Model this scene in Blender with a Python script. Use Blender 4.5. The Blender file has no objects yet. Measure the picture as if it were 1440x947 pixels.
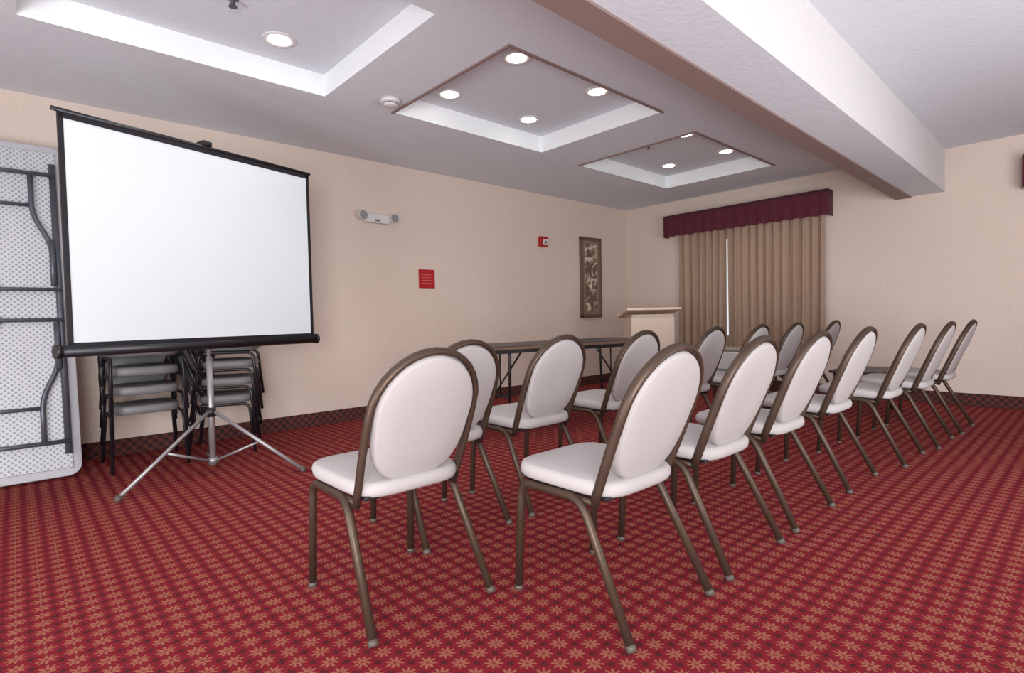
import bpy, bmesh, random
from math import *
from mathutils import Vector, Matrix
random.seed(4)
sc=bpy.context.scene
sc.view_settings.view_transform='Standard'
ZC=2.54; ZT=2.69
# ------------------------------------------------------------------ materials
def srgb(c):
    return tuple(((x/255)/12.92 if x/255<=.04045 else ((x/255+.055)/1.055)**2.4) for x in c)+(1,)
class E:
    def __init__(s,nt,sock): s.nt=nt; s.s=sock
    def _m(s,op,o=None,p=None):
        n=s.nt.nodes.new('ShaderNodeMath'); n.operation=op
        s.nt.links.new(s.s,n.inputs[0])
        for i,q in ((1,o),(2,p)):
            if q is None: continue
            if isinstance(q,E): s.nt.links.new(q.s,n.inputs[i])
            else: n.inputs[i].default_value=q
        return E(s.nt,n.outputs[0])
    def __add__(s,o): return s._m('ADD',o)
    def __sub__(s,o): return s._m('SUBTRACT',o)
    def __mul__(s,o): return s._m('MULTIPLY',o)
    def __truediv__(s,o): return s._m('DIVIDE',o)
    def lt(s,o): return s._m('LESS_THAN',o)
    def gt(s,o): return s._m('GREATER_THAN',o)
    def f(s,op,o=None,p=None): return s._m(op,o,p)
def newmat(name,col,rough=.6,metal=0,bump=None,var=None,emit=None,sheen=0,trans=0,spec=None):
    m=bpy.data.materials.new(name); m.use_nodes=True; nt=m.node_tree
    b=nt.nodes['Principled BSDF']; b.inputs['Base Color'].default_value=srgb(col)
    b.inputs['Roughness'].default_value=rough; b.inputs['Metallic'].default_value=metal
    if spec is not None: b.inputs['Specular IOR Level'].default_value=spec
    if sheen: b.inputs['Sheen Weight'].default_value=sheen
    if trans: b.inputs['Transmission Weight'].default_value=trans
    tc=nt.nodes.new('ShaderNodeTexCoord')
    if var:   # (scale, amount)
        n=nt.nodes.new('ShaderNodeTexNoise'); n.inputs['Scale'].default_value=var[0]; n.inputs['Detail'].default_value=4
        nt.links.new(tc.outputs['Object'],n.inputs['Vector'])
        r=nt.nodes.new('ShaderNodeMix'); r.data_type='RGBA'
        c=srgb(col); r.inputs['A'].default_value=tuple(x*(1-var[1]) for x in c[:3])+(1,)
        r.inputs['B'].default_value=tuple(min(1,x*(1+var[1])) for x in c[:3])+(1,)
        nt.links.new(n.outputs['Fac'],r.inputs['Factor']); nt.links.new(r.outputs['Result'],b.inputs['Base Color'])
    if bump:  # (scale,strength,dist)
        n=nt.nodes.new('ShaderNodeTexNoise'); n.inputs['Scale'].default_value=bump[0]; n.inputs['Detail'].default_value=5
        nt.links.new(tc.outputs['Object'],n.inputs['Vector'])
        bp=nt.nodes.new('ShaderNodeBump'); bp.inputs['Strength'].default_value=bump[1]; bp.inputs['Distance'].default_value=bump[2]
        nt.links.new(n.outputs['Fac'],bp.inputs['Height']); nt.links.new(bp.outputs['Normal'],b.inputs['Normal'])
    if emit:
        b.inputs['Emission Color'].default_value=srgb(emit[0]); b.inputs['Emission Strength'].default_value=emit[1]
    return m
M={}
M['ceil']=newmat('ceiling_plaster',(212,214,221),.95,bump=(38,.25,.01),var=(9,.03))
M['trayside']=newmat('tray_white_paint',(238,240,242),.9,bump=(38,.2,.01))
M['beamside']=newmat('beam_plaster',(212,208,208),.95,bump=(38,.4,.01))
M['brown']=newmat('brown_strip',(136,112,106),.7,var=(6,.08))
M['bronze']=newmat('bronze_metal',(78,61,50),.46,.5,var=(14,.25))
M['fabric']=newmat('cream_vinyl',(175,168,167),.85,var=(60,.05),bump=(220,.15,.002),spec=.2)
M['cap']=newmat('foot_cap',(86,76,70),.5,var=(20,.1))
M['grille']=newmat('grille_grey',(120,116,114),.5,var=(20,.1))
M['white']=newmat('screen_fabric',(214,219,224),.85,var=(3,.01))
M['black']=newmat('black_enamel',(26,24,30),.4,var=(8,.1))
M['alu']=newmat('brushed_aluminium',(160,156,158),.4,.6,var=(30,.1))
M['steel']=newmat('grey_steel',(92,94,104),.4,.4,var=(20,.15))
M['tblwood']=newmat('dark_laminate',(52,40,40),.4,var=(12,.25))
M['tbledge']=newmat('table_edge',(110,88,74),.5,var=(12,.15))
M['seatgrey']=newmat('grey_seat_vinyl',(118,116,118),.5,var=(30,.12))
M['curtain']=newmat('tan_curtain',(162,135,116),.85,var=(14,.08),bump=(180,.2,.002),sheen=.2)
M['valance']=newmat('burgundy_valance',(84,18,38),.8,var=(14,.25),sheen=.06)
M['valance2']=newmat('burgundy_band',(64,16,32),.8,var=(14,.2),sheen=.06)
M['plastic']=newmat('white_plastic',(214,210,210),.45,var=(10,.02))
M['glow']=newmat('lamp_lens',(255,250,240),.4,emit=((255,250,240),9),var=(5,.01))
M['red']=newmat('red_sign',(170,22,30),.5,var=(40,.1))
M['redtext']=newmat('sign_print',(214,120,110),.5,var=(30,.1))
M['goldframe']=newmat('bronze_picture_frame',(112,88,72),.45,.3,var=(60,.25))
M['mat']=newmat('picture_mat',(138,116,98),.7,var=(20,.1))
M['woodlight']=newmat('light_oak',(222,202,184),.5,var=(5,.06))
M['woodlight2']=newmat('oak_panel',(206,184,164),.5,var=(8,.08))
M['frame']=newmat('window_frame',(220,216,210),.5,var=(10,.03))
def wallmat():
    m=newmat('beige_wallpaper',(222,202,187),.9); nt=m.node_tree; b=nt.nodes['Principled BSDF']
    tc=nt.nodes.new('ShaderNodeTexCoord'); mp=nt.nodes.new('ShaderNodeMapping'); mp.inputs['Scale'].default_value=(120,120,6)
    nt.links.new(tc.outputs['Object'],mp.inputs['Vector'])
    n=nt.nodes.new('ShaderNodeTexNoise'); n.inputs['Scale'].default_value=1; n.inputs['Detail'].default_value=3; nt.links.new(mp.outputs['Vector'],n.inputs['Vector'])
    r=nt.nodes.new('ShaderNodeMix'); r.data_type='RGBA'; r.inputs['A'].default_value=srgb((206,188,175)); r.inputs['B'].default_value=srgb((220,203,191))
    nt.links.new(n.outputs['Fac'],r.inputs['Factor']); nt.links.new(r.outputs['Result'],b.inputs['Base Color'])
    bp=nt.nodes.new('ShaderNodeBump'); bp.inputs['Strength'].default_value=.1; bp.inputs['Distance'].default_value=.002
    nt.links.new(n.outputs['Fac'],bp.inputs['Height']); nt.links.new(bp.outputs['Normal'],b.inputs['Normal'])
    return m
M['wall']=wallmat()
def mixc(nt,fac,a,b):
    r=nt.nodes.new('ShaderNodeMix'); r.data_type='RGBA'; nt.links.new(fac.s,r.inputs['Factor'])
    for k,v in (('A',a),('B',b)):
        if isinstance(v,tuple): r.inputs[k].default_value=v
        else: nt.links.new(v,r.inputs[k])
    return r.outputs['Result']
def carpet():
    m=newmat('red_star_carpet',(150,40,45),1.0); nt=m.node_tree; b=nt.nodes['Principled BSDF']
    b.inputs['Specular IOR Level'].default_value=.1
    tc=nt.nodes.new('ShaderNodeTexCoord'); sp=nt.nodes.new('ShaderNodeSeparateXYZ'); 
    nz=nt.nodes.new('ShaderNodeTexNoise'); nz.inputs['Scale'].default_value=240; nt.links.new(tc.outputs['Object'],nz.inputs['Vector'])
    va=nt.nodes.new('ShaderNodeVectorMath'); va.operation='SCALE'; va.inputs['Scale'].default_value=.014; nt.links.new(nz.outputs['Color'],va.inputs[0])
    vb=nt.nodes.new('ShaderNodeVectorMath'); nt.links.new(tc.outputs['Object'],vb.inputs[0]); nt.links.new(va.outputs[0],vb.inputs[1])
    nt.links.new(vb.outputs[0],sp.inputs[0])
    S=.065
    x=E(nt,sp.outputs[0])/S; y=E(nt,sp.outputs[1])/S
    def star(x,y,base,amp,k,ph=0):
        fx=x.f('FRACT')-.5; fy=y.f('FRACT')-.5
        r=(fx*fx+fy*fy).f('SQRT'); th=fy.f('ARCTAN2',fx)
        R=(th*k+ph).f('COSINE')*amp+base
        return r,r.lt(R)
    r1,s1=star(x,y,.27,.14,8)
    hole=r1.lt(.10)
    r2,s2=star(x+.5,y+.5,.16,.05,4)
    r3,s3=star(x+.5,y,.10,.02,4)
    r4,s4=star(x,y+.5,.10,.02,4)
    fine=nt.nodes.new('ShaderNodeTexNoise'); fine.inputs['Scale'].default_value=420; nt.links.new(tc.outputs['Object'],fine.inputs['Vector'])
    base=mixc(nt,E(nt,fine.outputs['Fac']),srgb((78,12,24)),srgb((156,42,54)))
    c=mixc(nt,s2,base,srgb((80,34,37)))
    c=mixc(nt,s3.f('MAXIMUM',s4)*.6,c,srgb((102,40,40)))
    c=mixc(nt,s1*.60,c,srgb((172,120,92)))
    c=mixc(nt,hole*.8,c,srgb((122,46,48)))
    nt.links.new(c,b.inputs['Base Color'])
    bp=nt.nodes.new('ShaderNodeBump'); bp.inputs['Strength'].default_value=.5; bp.inputs['Distance'].default_value=.004
    nt.links.new(fine.outputs['Fac'],bp.inputs['Height']); nt.links.new(bp.outputs['Normal'],b.inputs['Normal'])
    return m
M['carpet']=carpet()
def checkmat(name,c1,c2,s,rough=.9):
    m=newmat(name,c1,rough); nt=m.node_tree; b=nt.nodes['Principled BSDF']
    tc=nt.nodes.new('ShaderNodeTexCoord'); ck=nt.nodes.new('ShaderNodeTexChecker'); ck.inputs['Scale'].default_value=s
    mp=nt.nodes.new('ShaderNodeMapping'); mp.inputs['Location'].default_value=(.011,.011,.011)
    nt.links.new(tc.outputs['Object'],mp.inputs['Vector']); nt.links.new(mp.outputs['Vector'],ck.inputs['Vector'])
    ck.inputs['Color1'].default_value=srgb(c1); ck.inputs['Color2'].default_value=srgb(c2)
    nt.links.new(ck.outputs['Color'],b.inputs['Base Color']); return m
M['base']=checkmat('carpet_baseboard',(52,26,26),(92,44,38),30)
def tablewhite():
    m=newmat('dimpled_white_plastic',(214,216,222),.5); nt=m.node_tree; b=nt.nodes['Principled BSDF']
    tc=nt.nodes.new('ShaderNodeTexCoord'); mp=nt.nodes.new('ShaderNodeMapping'); mp.inputs['Rotation'].default_value=(0,radians(45),0)
    nt.links.new(tc.outputs['Object'],mp.inputs['Vector'])
    sp=nt.nodes.new('ShaderNodeSeparateXYZ'); nt.links.new(mp.outputs['Vector'],sp.inputs[0])
    fx=(E(nt,sp.outputs[0])/.023).f('FRACT')-.5; fz=(E(nt,sp.outputs[2])/.023).f('FRACT')-.5
    r=(fx*fx+fz*fz).f('SQRT')
    dot=r.lt(.30)
    c=mixc(nt,dot,srgb((198,198,203)),srgb((146,148,156)))
    nt.links.new(c,b.inputs['Base Color'])
    return m
M['tblwhite']=tablewhite()
M['tblrim']=newmat('white_table_rim',(198,198,203),.5,var=(12,.02))
def artmat():
    m=newmat('picture_print',(90,80,70),.6); nt=m.node_tree; b=nt.nodes['Principled BSDF']
    tc=nt.nodes.new('ShaderNodeTexCoord'); v=nt.nodes.new('ShaderNodeTexNoise'); v.inputs['Scale'].default_value=8; v.inputs['Detail'].default_value=3; v.inputs['Distortion'].default_value=1.2
    nt.links.new(tc.outputs['Object'],v.inputs['Vector'])
    cr=nt.nodes.new('ShaderNodeValToRGB'); e=cr.color_ramp.elements
    e[0].position=.40; e[0].color=srgb((98,80,70)); e[1].position=.6; e[1].color=srgb((222,204,188))
    k=e.new(.49); k.color=srgb((128,100,84))
    nt.links.new(v.outputs['Fac'],cr.inputs['Fac']); nt.links.new(cr.outputs['Color'],b.inputs['Base Color']); return m
M['art']=artmat()
# ------------------------------------------------------------------ mesh helpers
class B:
    def __init__(s): s.bm=bmesh.new(); s.mats=[]
    def mi(s,k):
        if k not in s.mats: s.mats.append(k)
        return s.mats.index(k)
    def face(s,vs,k,smooth=False):
        try: f=s.bm.faces.new(vs)
        except ValueError: return
        f.material_index=s.mi(k); f.smooth=smooth
    def quad(s,pts,k):
        s.face([s.bm.verts.new(p) for p in pts],k)
    def box(s,lo,hi,k,bev=0,T=None,seg=2):
        b=bmesh.new(); bmesh.ops.create_cube(b,size=1)
        for v in b.verts: v.co=Vector([(lo[i]+hi[i])/2+v.co[i]*(hi[i]-lo[i]) for i in range(3)])
        if bev: bmesh.ops.bevel(b,geom=b.edges[:],offset=bev,segments=seg,affect='EDGES',profile=.5)
        s.merge(b,k,T,smooth=False)
    def merge(s,b,k,T=None,smooth=False):
        mp={}
        for v in b.verts: mp[v]=s.bm.verts.new(T@v.co if T else v.co)
        for f in b.faces: s.face([mp[v] for v in f.verts],k,smooth)
        b.free()
    def cyl(s,a,b_,r,k,seg=20,r2=None):
        s.tube([a,b_],r,k,seg=seg,r2=r2)
    def tube(s,pts,r,k,seg=10,r2=None,flat=None,closed=False):
        pts=[Vector(p) for p in pts]; n=len(pts)
        t=[]
        for i in range(n):
            a=pts[max(i-1,0)]; c=pts[min(i+1,n-1)]
            if closed: a=pts[(i-1)%n]; c=pts[(i+1)%n]
            t.append((c-a).normalized())
        up=Vector((0,0,1)) if abs(t[0].z)<.9 else Vector((0,1,0))
        if flat: up=Vector(flat[0])
        u=(up-t[0]*up.dot(t[0])).normalized(); rings=[]
        for i in range(n):
            if flat: u=(Vector(flat[0])-t[i]*Vector(flat[0]).dot(t[i])).normalized()
            else: u=(u-t[i]*u.dot(t[i])).normalized()
            w=t[i].cross(u); rr=r+(0 if r2 is None else (r2-r)*i/(n-1)); ru=rr*(flat[1] if flat else 1)
            rings.append([s.bm.verts.new(pts[i]+u*cos(2*pi*j/seg)*ru+w*sin(2*pi*j/seg)*rr) for j in range(seg)])
        for i in range(n if closed else n-1):
            A=rings[i]; C=rings[(i+1)%n]
            for j in range(seg): s.face([A[j],A[(j+1)%seg],C[(j+1)%seg],C[j]],k,True)
        if not closed:
            s.face(rings[0][::-1],k); s.face(rings[-1],k)
    def pad(s,outline,th,k,T,dome=.3,inset=.02,n=6):
        c=Vector((sum(p[0] for p in outline)/len(outline),sum(p[1] for p in outline)/len(outline)))
        def ring(sc_,z,off):
            out=[]
            for p in outline:
                d=Vector(p)-c; L=d.length; d2=d*max(0,(L-off)/L)*sc_
                out.append(s.bm.verts.new(T@Vector((c.x+d2.x,c.y+d2.y,z))))
            return out
        prof=[]
        for i in range(n+1):
            a=-pi/2+pi*i/n; prof.append((inset*(1-cos(a)),th/2*sin(a)))
        rings=[ring(1,z,o) for o,z in prof]
        top=[ring(q,th/2+dome*th*(1-q**2)*1.0,inset) for q in (.75,.45,.2)]
        bot=[ring(q,-th/2-dome*.3*th*(1-q**2),inset) for q in (.2,.6)]
        allr=bot+rings+top; m=len(outline)
        for a,b in zip(allr,allr[1:]):
            for j in range(m): s.face([a[j],a[(j+1)%m],b[(j+1)%m],b[j]],k,True)
        s.face(allr[0][::-1],k,True); s.face(allr[-1],k,True)
    def lathe(s,prof,k,c,seg=28,axis='z',sgn=1):
        rings=[]
        for r,z in prof:
            rg=[]
            for j in range(seg):
                a=2*pi*j/seg
                p=Vector((r*cos(a),r*sin(a),z*sgn)) if axis=='z' else Vector((r*cos(a),z*sgn,r*sin(a)))
                rg.append(s.bm.verts.new(p+Vector(c)))
            rings.append(rg)
        for a,b in zip(rings,rings[1:]):
            for j in range(seg): s.face([a[j],a[(j+1)%seg],b[(j+1)%seg],b[j]],k,True)
        s.face(rings[0],k); s.face(rings[-1],k)
    def mesh(s,name,recalc=True):
        if recalc: bmesh.ops.recalc_face_normals(s.bm,faces=s.bm.faces[:])
        me=bpy.data.meshes.new(name); s.bm.to_mesh(me); s.bm.free()
        for k in s.mats: me.materials.append(M[k])
        return me
    def obj(s,name,loc=(0,0,0),rot=0,recalc=True):
        return place(s.mesh(name,recalc),name,loc,rot)
def place(me,name,loc=(0,0,0),rot=0):
    o=bpy.data.objects.new(name,me); o.location=loc; o.rotation_euler=(0,0,rot)
    bpy.context.collection.objects.link(o); return o
def fillet(pts,r,n=6):
    pts=[Vector(p) for p in pts]; out=[pts[0]]
    for i in range(1,len(pts)-1):
        a,b,c=pts[i-1],pts[i],pts[i+1]
        rr=min(r,(a-b).length*.45,(c-b).length*.45)
        p=b+(a-b).normalized()*rr; q=b+(c-b).normalized()*rr
        for j in range(n+1):
            t=j/n; out.append(p*(1-t)**2+b*2*t*(1-t)+q*t*t)
    out.append(pts[-1]); return out
# ------------------------------------------------------------------ room shell
XW=-9.6; YS=-8.6
b=B(); b.quad([(XW,YS,0),(0,YS,0),(0,0,0),(XW,0,0)],'carpet'); b.obj('floor')
trays=[(-6.83,-5.22,-2.57,-1.21),(-4.70,-3.09,-2.57,-1.25),(-2.46,-.79,-2.49,-1.18)]
b=B()
xs=sorted({XW,0.0,*[t[0] for t in trays],*[t[1] for t in trays]}); ys=sorted({YS,0.0,*[t[2] for t in trays],*[t[3] for t in trays]})
def inT(x,y): return any(t[0]<x<t[1] and t[2]<y<t[3] for t in trays)
for i in range(len(xs)-1):
    for j in range(len(ys)-1):
        z=ZT if inT((xs[i]+xs[i+1])/2,(ys[j]+ys[j+1])/2) else ZC
        b.quad([(xs[i],ys[j],z),(xs[i],ys[j+1],z),(xs[i+1],ys[j+1],z),(xs[i+1],ys[j],z)],'ceil')
for x0,x1,y0,y1 in trays:
    for p,q in (((x0,y0),(x1,y0)),((x1,y0),(x1,y1)),((x1,y1),(x0,y1)),((x0,y1),(x0,y0))):
        b.quad([(*p,ZC),(*q,ZC),(*q,ZT),(*p,ZT)],'trayside')
b.obj('ceiling',recalc=False)
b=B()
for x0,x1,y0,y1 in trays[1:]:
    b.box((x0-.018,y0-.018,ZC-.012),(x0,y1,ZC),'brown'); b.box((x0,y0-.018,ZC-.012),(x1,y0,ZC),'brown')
b.obj('tray_edge_strip')  # thin brown strips below ceiling level along two edges of these trays
b=B(); b.box((XW,0,0),(.15,.15,ZT+.1),'wall'); b.obj('wall_north')
b=B()
WY0,WY1,WZ0,WZ1=-2.65,-1.0,.62,1.98
b.box((0,WY1,0),(.15,0,ZT+.1),'wall'); b.box((0,YS,0),(.15,WY0,ZT+.1),'wall')
b.box((0,WY0,0),(.15,WY1,WZ0),'wall'); b.box((0,WY0,WZ1),(.15,WY1,ZT+.1),'wall'); b.obj('wall_east')
b=B(); b.box((XW-.15,YS-.15,0),(.15,YS,ZT+.1),'wall'); b.obj('wall_south')
b=B(); b.box((XW-.15,YS,0),(XW,.15,ZT+.1),'wall'); b.obj('wall_west')
for nm,lo,hi in (('north',(XW,-.012,0),(-.012,0,.12)),('east',(-.012,YS,0),(0,0,.12)),('south',(XW,YS,0),(0,YS+.012,.12)),('west',(XW,YS,0),(XW+.012,0,.12))):
    b=B(); b.box(lo,hi,'base',.003); b.obj('baseboard_'+nm)
BR=radians(1.0)
b=B(); b.box((-9.62,0,2.12),(.03,.40,ZC),'ceil')
b.quad([(-9.62,-.0005,2.12),(.03,-.0005,2.12),(.03,-.0005,ZC),(-9.62,-.0005,ZC)],'beamside')
b.obj('ceiling_beam',(0,-3.825,0),BR)
b=B(); b.box((-9.62,.275,2.108),(.03,.405,2.12),'brown'); b.obj('trim_2',(0,-3.825,0),BR)
b=B()
for lo,hi in (((.02,WY0,WZ0),(.08,WY0+.05,WZ1)),((.02,WY1-.05,WZ0),(.08,WY1,WZ1)),((.02,WY0,WZ0),(.08,WY1,WZ0+.05)),((.02,WY0,WZ1-.05),(.08,WY1,WZ1)),((.02,-1.85,WZ0),(.08,-1.80,WZ1))):
    b.box(lo,hi,'frame',.004)
b.obj('window_1')
def curtain(z0,z1,name,parts):
    b=B()
    for (a,c) in parts:
        n=int(abs(c-a)*110); rows=8; g=[]
        for i in range(n+1):
            y=a+(c-a)*i/n; ph=(y*2*pi/.10)
            col=[]
            for j in range(rows+1):
                t=j/rows; z=z0+(z1-z0)*t; amp=.036*(1-.3*t)
                x=-.068+amp*sin(ph+.8*sin(y*9)+.25*sin(3*t+y*5))+.008*sin(ph*2.1)
                col.append(b.bm.verts.new((x,y+.008*sin(ph*.5)*(1-t),z)))
            g.append(col)
        for i in range(n):
            for j in range(rows): b.face([g[i][j],g[i+1][j],g[i+1][j+1],g[i][j+1]],'curtain',True)
    return b.obj(name,recalc=False)
curtain(.53,2.08,'curtain',[(-.93,-1.608),(-1.627,-2.76)])
def valance(y0,y1,name):
    b=B(); X=-.15
    b.box((X,y1,2.28),(0,y0,2.325),'valance2',.006)
    n=int(abs(y1-y0)*70)
    path=[(0.0,y0)]+[(X*k/6,y0) for k in range(1,6)]+[(X,y0+(y1-y0)*i/n) for i in range(n+1)]+[(X*k/6,y1) for k in range(5,0,-1)]+[(0,y1)]
    cols=[]
    for i,(x,y) in enumerate(path):
        w=.009*sin(y*2*pi/.14)+.004*sin(y*2*pi/.05); zb=2.035+.006*sin(y*2*pi/.14)
        inn=-1 if 5<i<len(path)-6 else 0
        cols.append([b.bm.verts.new((x+(w*inn*(1-t)),y,zb+(2.29-zb)*t)) for t in (0,.3,.6,1)])
    for a,c in zip(cols,cols[1:]):
        for j in range(3): b.face([a[j],c[j],c[j+1],a[j+1]],'valance',True)
    return b.obj(name,recalc=False)
valance(-.73,-2.82,'window_valance')
valance(-4.40,-6.9,'window_valance')
curtain(.53,2.08,'curtain',[(-4.66,-5.6),(-5.61,-6.7)])
b=B(); b.box((-.24,-2.15,.06),(-.014,-1.15,.47),'plastic',.015)
b.box((-.20,-2.13,0),(-.02,-1.17,.06),'steel')
for i in range(9): b.box((-.249,-2.10,.10+i*.018),(-.239,-1.2,.108+i*.018),'grille')
b.box((-.22,-2.05,.47),(-.06,-1.5,.476),'grille')
b.obj('wall_air_conditioner')
# ------------------------------------------------------------------ lamps
def dl(x,y):
    b=B(); z=ZT
    b.lathe([(.062,0.0),(.062,-.004),(.095,-.008),(.1,-.003),(.1,0)],'plastic',(0,0,0))
    b.lathe([(.0605,-.0042),(.0600,-.0075),(.03,-.0095)],'glow',(0,0,0))
    o=b.obj('recessed_downlight',(x,y,z))
    l=bpy.data.lights.new('bulb','SPOT'); l.energy=12; l.spot_size=radians(130); l.spot_blend=.6; l.color=(1,.97,.93); l.shadow_soft_size=.09
    lo=bpy.data.objects.new('bulb',l); bpy.context.collection.objects.link(lo); lo.parent=o; lo.location=(0,0,-.04)
for t in trays[:2]:
    for x in (t[0]+.35,t[1]-.41):
        for y in (-1.50,-2.26): dl(x,y)
for x,y in ((-2.05,-2.17),(-1.20,-2.16),(-1.20,-1.47)): dl(x,y)
def sprinkler(x,y):
    b=B(); b.lathe([(.03,0),(.03,-.006),(.012,-.01),(.01,-.035)],'steel',(0,0,0),seg=16)
    b.lathe([(.022,-.045),(.022,-.048)],'steel',(0,0,0),seg=12)
    for s in (-1,1): b.tube([(0.01*s,0,-.03),(.016*s,0,-.038),(.004*s,0,-.046)],.003,'steel',seg=6)
    b.obj('ceiling_sprinkler',(x,y,ZT))
sprinkler(-5.97,-1.78); sprinkler(-2.07,-1.77)
b=B(); b.lathe([(.07,0),(.07,-.02),(.055,-.028)],'plastic',(0,0,0)); b.lathe([(.045,-.028),(.045,-.036)],'grille',(0,0,0)); b.lathe([(.052,-.036),(.048,-.044),(.02,-.048)],'plastic',(0,0,0))
b.obj('smoke_detector',(-4.84,-1.45,ZC))
# ------------------------------------------------------------------ wall items
b=B()
b.box((-.14,-.055,-.045),(.14,.003,.045),'plastic',.012); 
for s in (-1,1):
    b.tube([(s*.12,-.04,.0),(s*.155,-.05,.02)],.012,'plastic')
    b.lathe([(.02,.03),(.04,0),(.048,-.03),(.048,-.04)],'plastic',(s*.17,-.055,.012),axis='y')
    b.lathe([(.042,-.0405),(.036,-.046)],'alu',(s*.17,-.055,.012),axis='y')
b.box((-.03,-.057,-.03),(.03,-.054,-.01),'grille')
b.obj('emergency_light',(-4.20,0,1.97))
b=B(); b.box((-.1,-.012,-.1),(.1,0,.1),'red',.004)
for i in range(4): b.box((-.07,-.0135,.04-i*.03),(.07-.02*(i%2),-.0115,.045-i*.03),'redtext')
b.obj('red_wall_sign',(-3.61,0,1.395))
b=B(); b.box((-.07,-.045,-.065),(.07,.003,.065),'red',.01); b.box((-.03,-.05,-.045),(.055,-.044,.03),'plastic',.003); b.lathe([(.02,0),(.018,-.008)],'grille',(.015,-.05,-.01),axis='y')
b.obj('fire_alarm_strobe',(-1.83,0,1.93))
b=B(); W,Hh=.225,.56
b.box((-W+.02,-.02,-Hh+.02),(W-.02,0,Hh-.02),'goldframe')
for lo,hi in (((-W,-.04,-Hh),(-W+.045,0,Hh)),((W-.045,-.04,-Hh),(W,0,Hh)),((-W,-.04,-Hh),(W,0,-Hh+.045)),((-W,-.04,Hh-.045),(W,0,Hh))): b.box(lo,hi,'goldframe',.01)
b.box((-W+.045,-.024,-Hh+.045),(W-.045,-.019,Hh-.045),'mat')
b.box((-W+.10,-.028,-Hh+.10),(W-.10,-.023,Hh-.10),'art')
b.obj('framed_picture',(-.88,0,1.5))
# ------------------------------------------------------------------ banquet chair
def chair_mesh():
    b=B()
    for s in (-1,1):
        p=fillet([(s*.205,.235,.012),(s*.20,.215,.385),(s*.203,-.055,.385),(s*.225,-.25,.012)],.055)
        b.tube(p,.0142,'bronze',seg=10)
        b.cyl((s*.205,.235,0),(s*.205,.235,.016),.0155,'cap',12)
        b.cyl((s*.2262,-.256,0),(s*.2248,-.247,.016),.0155,'cap',12)
    b.tube([(-.2,.17,.375),(.2,.17,.375)],.010,'bronze',8); b.tube([(-.2,-.05,.375),(.2,-.05,.375)],.010,'bronze',8)
    sl=.40; yo=-.098
    def yb(z): return yo-(z-.38)*sl
    hw=.197
    def hx(z): return hw-.010*max(0,(.55-z)/.2)
    pts=[]
    zs=(.365,.42,.48,.54,.60,.655)
    for z in zs: pts.append((-hx(z),yb(z),z))
    for i in range(1,16):
        a=pi-pi*i/16; z=.668+.187*sin(a); pts.append((hw*cos(a),yb(z),z))
    for z in zs[::-1]: pts.append((hx(z),yb(z),z))
    b.tube(pts,.0115,'bronze',seg=10,flat=((0,1,.4),1.5))
    for s in (-1,1): b.tube([(s*.193,-.03,.385),(s*.188,-.10,.375)],.011,'bronze',seg=8)
    th=atan(sl); T=Matrix.Translation((0,yo,.38))@Matrix(((1,0,0,0),(0,-sin(th),cos(th),0),(0,cos(th),sin(th),0),(0,0,0,1)))
    L=lambda z:(z-.38)/cos(th)
    o=[]; zc,zt,zbm=.668,.843,.435
    for i in range(48):
        a=2*pi*i/48; cx=cos(a); sx=sin(a)
        if sx>=0: o.append((.183*cx,L(zc)+sx*(L(zt)-L(zc))))
        else:
            n=3.2; r=(abs(cx)**n+abs(sx)**n)**(-1/n)
            o.append((.183*r*cx*(1-.07*abs(sx)),L(zc)+r*sx*(L(zc)-L(zbm))))
    b.pad(o,.042,'fabric',T,dome=.3,inset=.014)
    o=[]
    for i in range(44):
        a=2*pi*i/44; cx,sx=cos(a),sin(a); n=4.6
        r=(abs(cx)**n+abs(sx)**n)**(-1/n); x=r*cx*.212; y=r*sx*.215
        x*=1+(y/.215)*.06; 
        o.append((x,y+.045))
    T=Matrix.Translation((0,0,.424))@Matrix.Rotation(radians(2),4,'X')
    b.pad(o,.05,'fabric',T,dome=.22,inset=.018)
    b.box((-.18,-.14,.388),(.18,.22,.402),'black',.004)
    return b.mesh('banquet_chair')
cm=chair_mesh()
back=[(-5.415,-3.79),(-4.82,-3.79),(-4.21,-3.79),(-3.485,-3.79),(-2.73,-3.87),(-2.07,-3.92),(-1.41,-3.95)]
front=[(-5.93,-3.25),(-5.465,-2.83),(-4.875,-2.84),(-4.16,-2.83),(-3.31,-2.83),(-2.57,-2.83),(-1.85,-2.83),(-.87,-2.83)]
for i,(x,y) in enumerate(front+back): place(cm,'banquet_chair',(x,y,0),0)
# ------------------------------------------------------------------ projector screen
b=B()
W=.735
b.box((-W,-.004,.865),(W,.004,2.02),'white')
for s in (-1,1): b.box((s*W-.022 if s<0 else s*W-.002,-.006,.865),(s*W+.002 if s<0 else s*W+.022,.006,2.04),'black')
b.box((-W-.02,-.006,2.01),(W+.02,.006,2.042),'black')
b.box((-W-.02,-.006,.85),(W+.02,.006,.875),'black')
b.tube([(-W-.045,0,2.048),(W+.035,0,2.048)],.012,'black')
b.tube([(-W-.05,.02,.832),(W+.05,.02,.832)],.032,'black',seg=16)
for s in (-1,1): b.tube([(s*(W+.05),.02,.832),(s*(W+.07),.02,.832)],.036,'black',seg=16)
b.tube([(0,.06,.45),(0,.06,2.08)],.013,'alu'); b.tube([(0,.06,2.05),(0,.0,2.08),(0,-.02,2.06)],.010,'black'); b.box((-.03,-.02,2.055),(.03,.06,2.09),'black',.01)
b.tube([(0,.06,.06),(0,.06,.75)],.019,'alu')
b.tube([(0,.06,.37),(0,.06,.43)],.027,'black',14)
b.tube([(0,.06,.07),(0,.06,.11)],.027,'alu',14)
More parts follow.
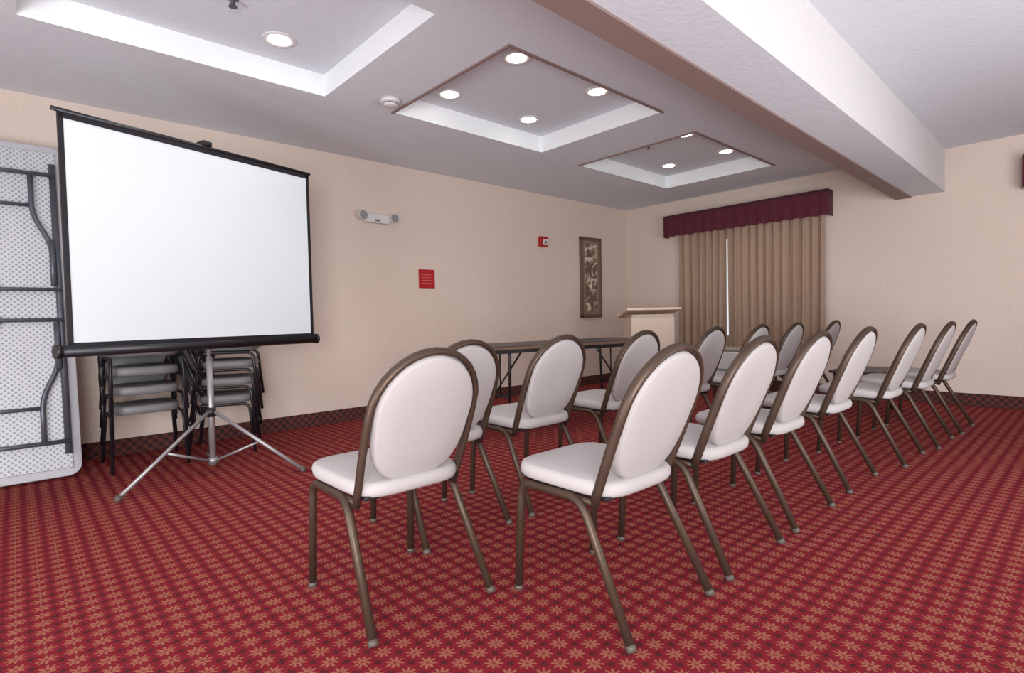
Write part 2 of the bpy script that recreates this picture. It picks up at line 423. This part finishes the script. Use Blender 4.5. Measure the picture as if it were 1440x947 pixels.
for adeg in (-175,-58,62):
    c,s=cos(radians(adeg)),sin(radians(adeg))
    b.tube([(0.02*c,.06+.02*s,.40),(.57*c,.06+.57*s,.012)],.012,'alu',seg=8)
    b.tube([(.02*c,.06+.02*s,.09),(.29*c,.06+.29*s,.20)],.008,'alu',seg=8)
    b.cyl((.57*c,.06+.57*s,0),(.555*c,.06+.555*s,.03),.018,'cap',12)
b.obj('projector_screen',(-5.975,-1.165,0),radians(17))
# ------------------------------------------------------------------ folding table leaning on wall
b=B()
def rrect(w,h,r,n=6):
    o=[]
    for cx,cz,a0 in ((w-r,h-r,0),(-w+r,h-r,90),(-w+r,-h+r,180),(w-r,-h+r,270)):
        for i in range(n+1):
            a=radians(a0+90*i/n); o.append((cx+r*cos(a),cz+r*sin(a)))
    return o
HT=1.10
T=Matrix(((1,0,0,0),(0,0,1,0),(0,1,0,HT),(0,0,0,1)))
b.pad(rrect(.38,HT,.07),.045,'tblrim',T,dome=0,inset=.008)
b.box((-.335,-.034,.05),(.335,-.020,2*HT-.05),'tblwhite',.006)
def zz(x,z,y=-.06): return (x,y,z)
for s in (-1,1): b.tube([zz(s*.315,.14,-.045),zz(s*.315,2*HT-.14,-.045)],.019,'steel',flat=((0,1,0),.9))
for up in (1,-1):
    f=lambda z: HT+up*z
    b.tube([zz(-.33,f(.88)),zz(.33,f(.88))],.014,'steel')
    b.tube([zz(-.33,f(.10)),zz(.33,f(.10))],.012,'steel')
    for s in (-1,1):
        b.tube(fillet([zz(s*.20,f(.88)),zz(s*.20,f(.60)),zz(s*.29,f(.40)),zz(s*.29,f(.22),-.075)],.08),.014,'steel')
        b.tube([zz(s*.29,f(.42),-.08),zz(s*.29,f(.12),-.08)],.016,'steel')
    b.tube([zz(-.21,f(.66)),zz(.21,f(.66))],.012,'steel')
    b.tube([zz(0,f(.10),-.07),zz(-.06,f(.60),-.07)],.008,'steel')
    b.box((-.025,-.075,f(.10)-.025),(.025,-.045,f(.10)+.025),'black',.006)
o=b.obj('leaning_folding_table',(-6.985,-.52,.0)); o.rotation_euler=(-radians(10.8),0,0)
o.location=(-6.985,-.50,.012)
# ------------------------------------------------------------------ stacked chairs
def stack_mesh(nch):
    b=B()
    for k in range(nch):
        dz=k*.128; dy=k*.012
        for s in (-1,1):
            b.tube(fillet([(s*.215,.20+dy,.0+dz),(s*.20,.17+dy,.36+dz),(s*.20,-.18+dy,.36+dz),(s*.225,-.24+dy,.0+dz)],.05),.011,'black',seg=8)
        n=[]
        for z in (.30,.45,.60): n.append((-.215,-.15-(z-.3)*.35+dy,z+dz))
        for i in range(1,12):
            a=pi-pi*i/12; z=.62+.17*sin(a); n.append((.215*cos(a),-.15-(z-.3)*.35+dy,z+dz))
        for z in (.60,.45,.30): n.append((.215,-.15-(z-.3)*.35+dy,z+dz))
        b.tube(n,.011,'black',seg=8)
        o=[]
        for i in range(32):
            a=2*pi*i/32; cx,sx=cos(a),sin(a); r=(abs(cx)**4+abs(sx)**4)**-.25; o.append((r*cx*.195,r*sx*.19+.01+dy))
        b.pad(o,.055,'seatgrey',Matrix.Translation((0,0,.40+dz)),dome=.2,inset=.015)
        o=[(.185*cos(2*pi*i/28),.16*sin(2*pi*i/28)) for i in range(28)]
        th=atan(.35); T=Matrix.Translation((0,-.15-.3*.35+dy,.62+dz))@Matrix(((1,0,0,0),(0,-sin(th),cos(th),0),(0,cos(th),sin(th),0),(0,0,0,1)))
        b.pad(o,.03,'seatgrey',T,dome=.3,inset=.012)
    return b.mesh('stacked_chairs')
sm=stack_mesh(4)
place(sm,'stacked_chairs',(-6.25,-.44,0),radians(180))
place(sm,'stacked_chairs',(-5.70,-.36,0),radians(-112))
# ------------------------------------------------------------------ tables
def ftable(name,loc,rot,L=1.83,Wd=.61,h=.735):
    b=B()
    b.box((-L/2,-Wd/2,h-.022),(L/2,Wd/2,h),'tblwood',.004); b.box((-L/2+.002,-Wd/2-.003,h-.03),(L/2-.002,Wd/2+.003,h-.006),'tbledge',.003)
    b.box((-L/2+.04,-Wd/2+.03,h-.06),(L/2-.04,-Wd/2+.045,h-.022),'black'); b.box((-L/2+.04,Wd/2-.045,h-.06),(L/2-.04,Wd/2-.03,h-.022),'black')
    for s in (-1,1):
        x=s*(L/2-.22)
        b.tube(fillet([(x,-Wd/2+.08,0),(x,-Wd/2+.05,h-.05),(x,Wd/2-.05,h-.05),(x,Wd/2-.08,0)],.04),.012,'black')
        b.tube([(x,-Wd/2+.07,.32),(x,Wd/2-.07,.32)],.010,'black')
        b.tube([(x,0,.32),(x-s*.30,0,h-.04)],.008,'black')
        b.tube([(x,-.10,.32),(x,-.10,h-.05)],.007,'black'); b.tube([(x,.10,.32),(x,.10,h-.05)],.007,'black')
    return b.obj(name,loc,rot)
ftable('folding_table',(-3.28,-1.62,0),radians(-10))
b=B(); b.box((-.3,-.2,.38),(.3,.2,.405),'tblwood',.005); b.box((-.26,-.16,.33),(.26,.16,.38),'tblwood')
for sx in (-1,1):
    for sy in (-1,1): b.tube([(sx*.27,sy*.17,0),(sx*.25,sy*.155,.38)],.014,'black',r2=.02)
b.obj('low_side_table',(-1.0,-3.38,0))
# ------------------------------------------------------------------ lectern
b=B()
b.box((-.25,-.20,.05),(.25,.20,.93),'woodlight',.006); b.box((-.28,-.24,0),(.28,.24,.05),'woodlight2',.006)
b.box((-.20,-.206,.14),(.20,-.199,.84),'woodlight',.004)
T=Matrix.Translation((0,0,.985))@Matrix.Rotation(radians(-9),4,'X')
b.box((-.31,-.27,-.012),(.31,.27,.012),'woodlight',.004,T); b.box((-.31,.25,-.012),(.31,.27,.04),'woodlight2',.003,T)
b.box((-.24,-.19,.92),(.24,.19,.965),'woodlight2')
b.obj('lectern',(-1.33,-1.25,0),radians(-42))
# ------------------------------------------------------------------ lights
def area(name,loc,tgt,size,e,col=(1,1,1),sy=None):
    l=bpy.data.lights.new(name,'AREA'); l.energy=e; l.size=size; l.color=col
    if sy: l.shape='RECTANGLE'; l.size_y=sy
    o=bpy.data.objects.new(name,l); bpy.context.collection.objects.link(o); o.location=loc
    o.rotation_euler=(Vector(tgt)-Vector(loc)).to_track_quat('-Z','Y').to_euler(); return o
area('room_fill_light',(-8.2,-7.2,1.6),(-3.5,-2.0,1.4),2.2,106,(1,1,.98))  # added soft fill behind the camera, not a fixture of the room
area('ceiling_fill_light',(-7.9,-5.9,.9),(-5.0,-3.0,2.6),1.5,122,(.92,.97,1))  # this and the next two: unseen fill added to brighten and cool the ceiling
area('ceiling_fill_light',(-3.8,-6.6,.7),(-2.4,-3.4,2.6),1.8,92,(.92,.97,1))
area('ceiling_fill_light',(-8.8,-3.2,.6),(-4.6,-2.0,2.7),1.2,70,(.92,.97,1))
w=bpy.data.worlds.new('sky'); sc.world=w; w.use_nodes=True; w.node_tree.nodes['Background'].inputs[0].default_value=(.9,.95,1,1); w.node_tree.nodes['Background'].inputs[1].default_value=.9
# ------------------------------------------------------------------ camera
a,pt,ro=radians(47.653),radians(1.882),radians(-1.248)
F=Vector((cos(a)*cos(pt),sin(a)*cos(pt),-sin(pt))); R=Vector((sin(a),-cos(a),0)); U=R.cross(F)
R2=R*cos(ro)+U*sin(ro); U2=-R*sin(ro)+U*cos(ro)
cd=bpy.data.cameras.new('camera'); cd.lens=36*767.46/1440; cd.sensor_width=36; cd.sensor_fit='HORIZONTAL'; cd.clip_start=.05
co=bpy.data.objects.new('camera',cd); bpy.context.collection.objects.link(co)
m=Matrix((( R2.x,U2.x,-F.x,-6.897),(R2.y,U2.y,-F.y,-4.948),(R2.z,U2.z,-F.z,.95),(0,0,0,1))); co.matrix_world=m
sc.camera=co
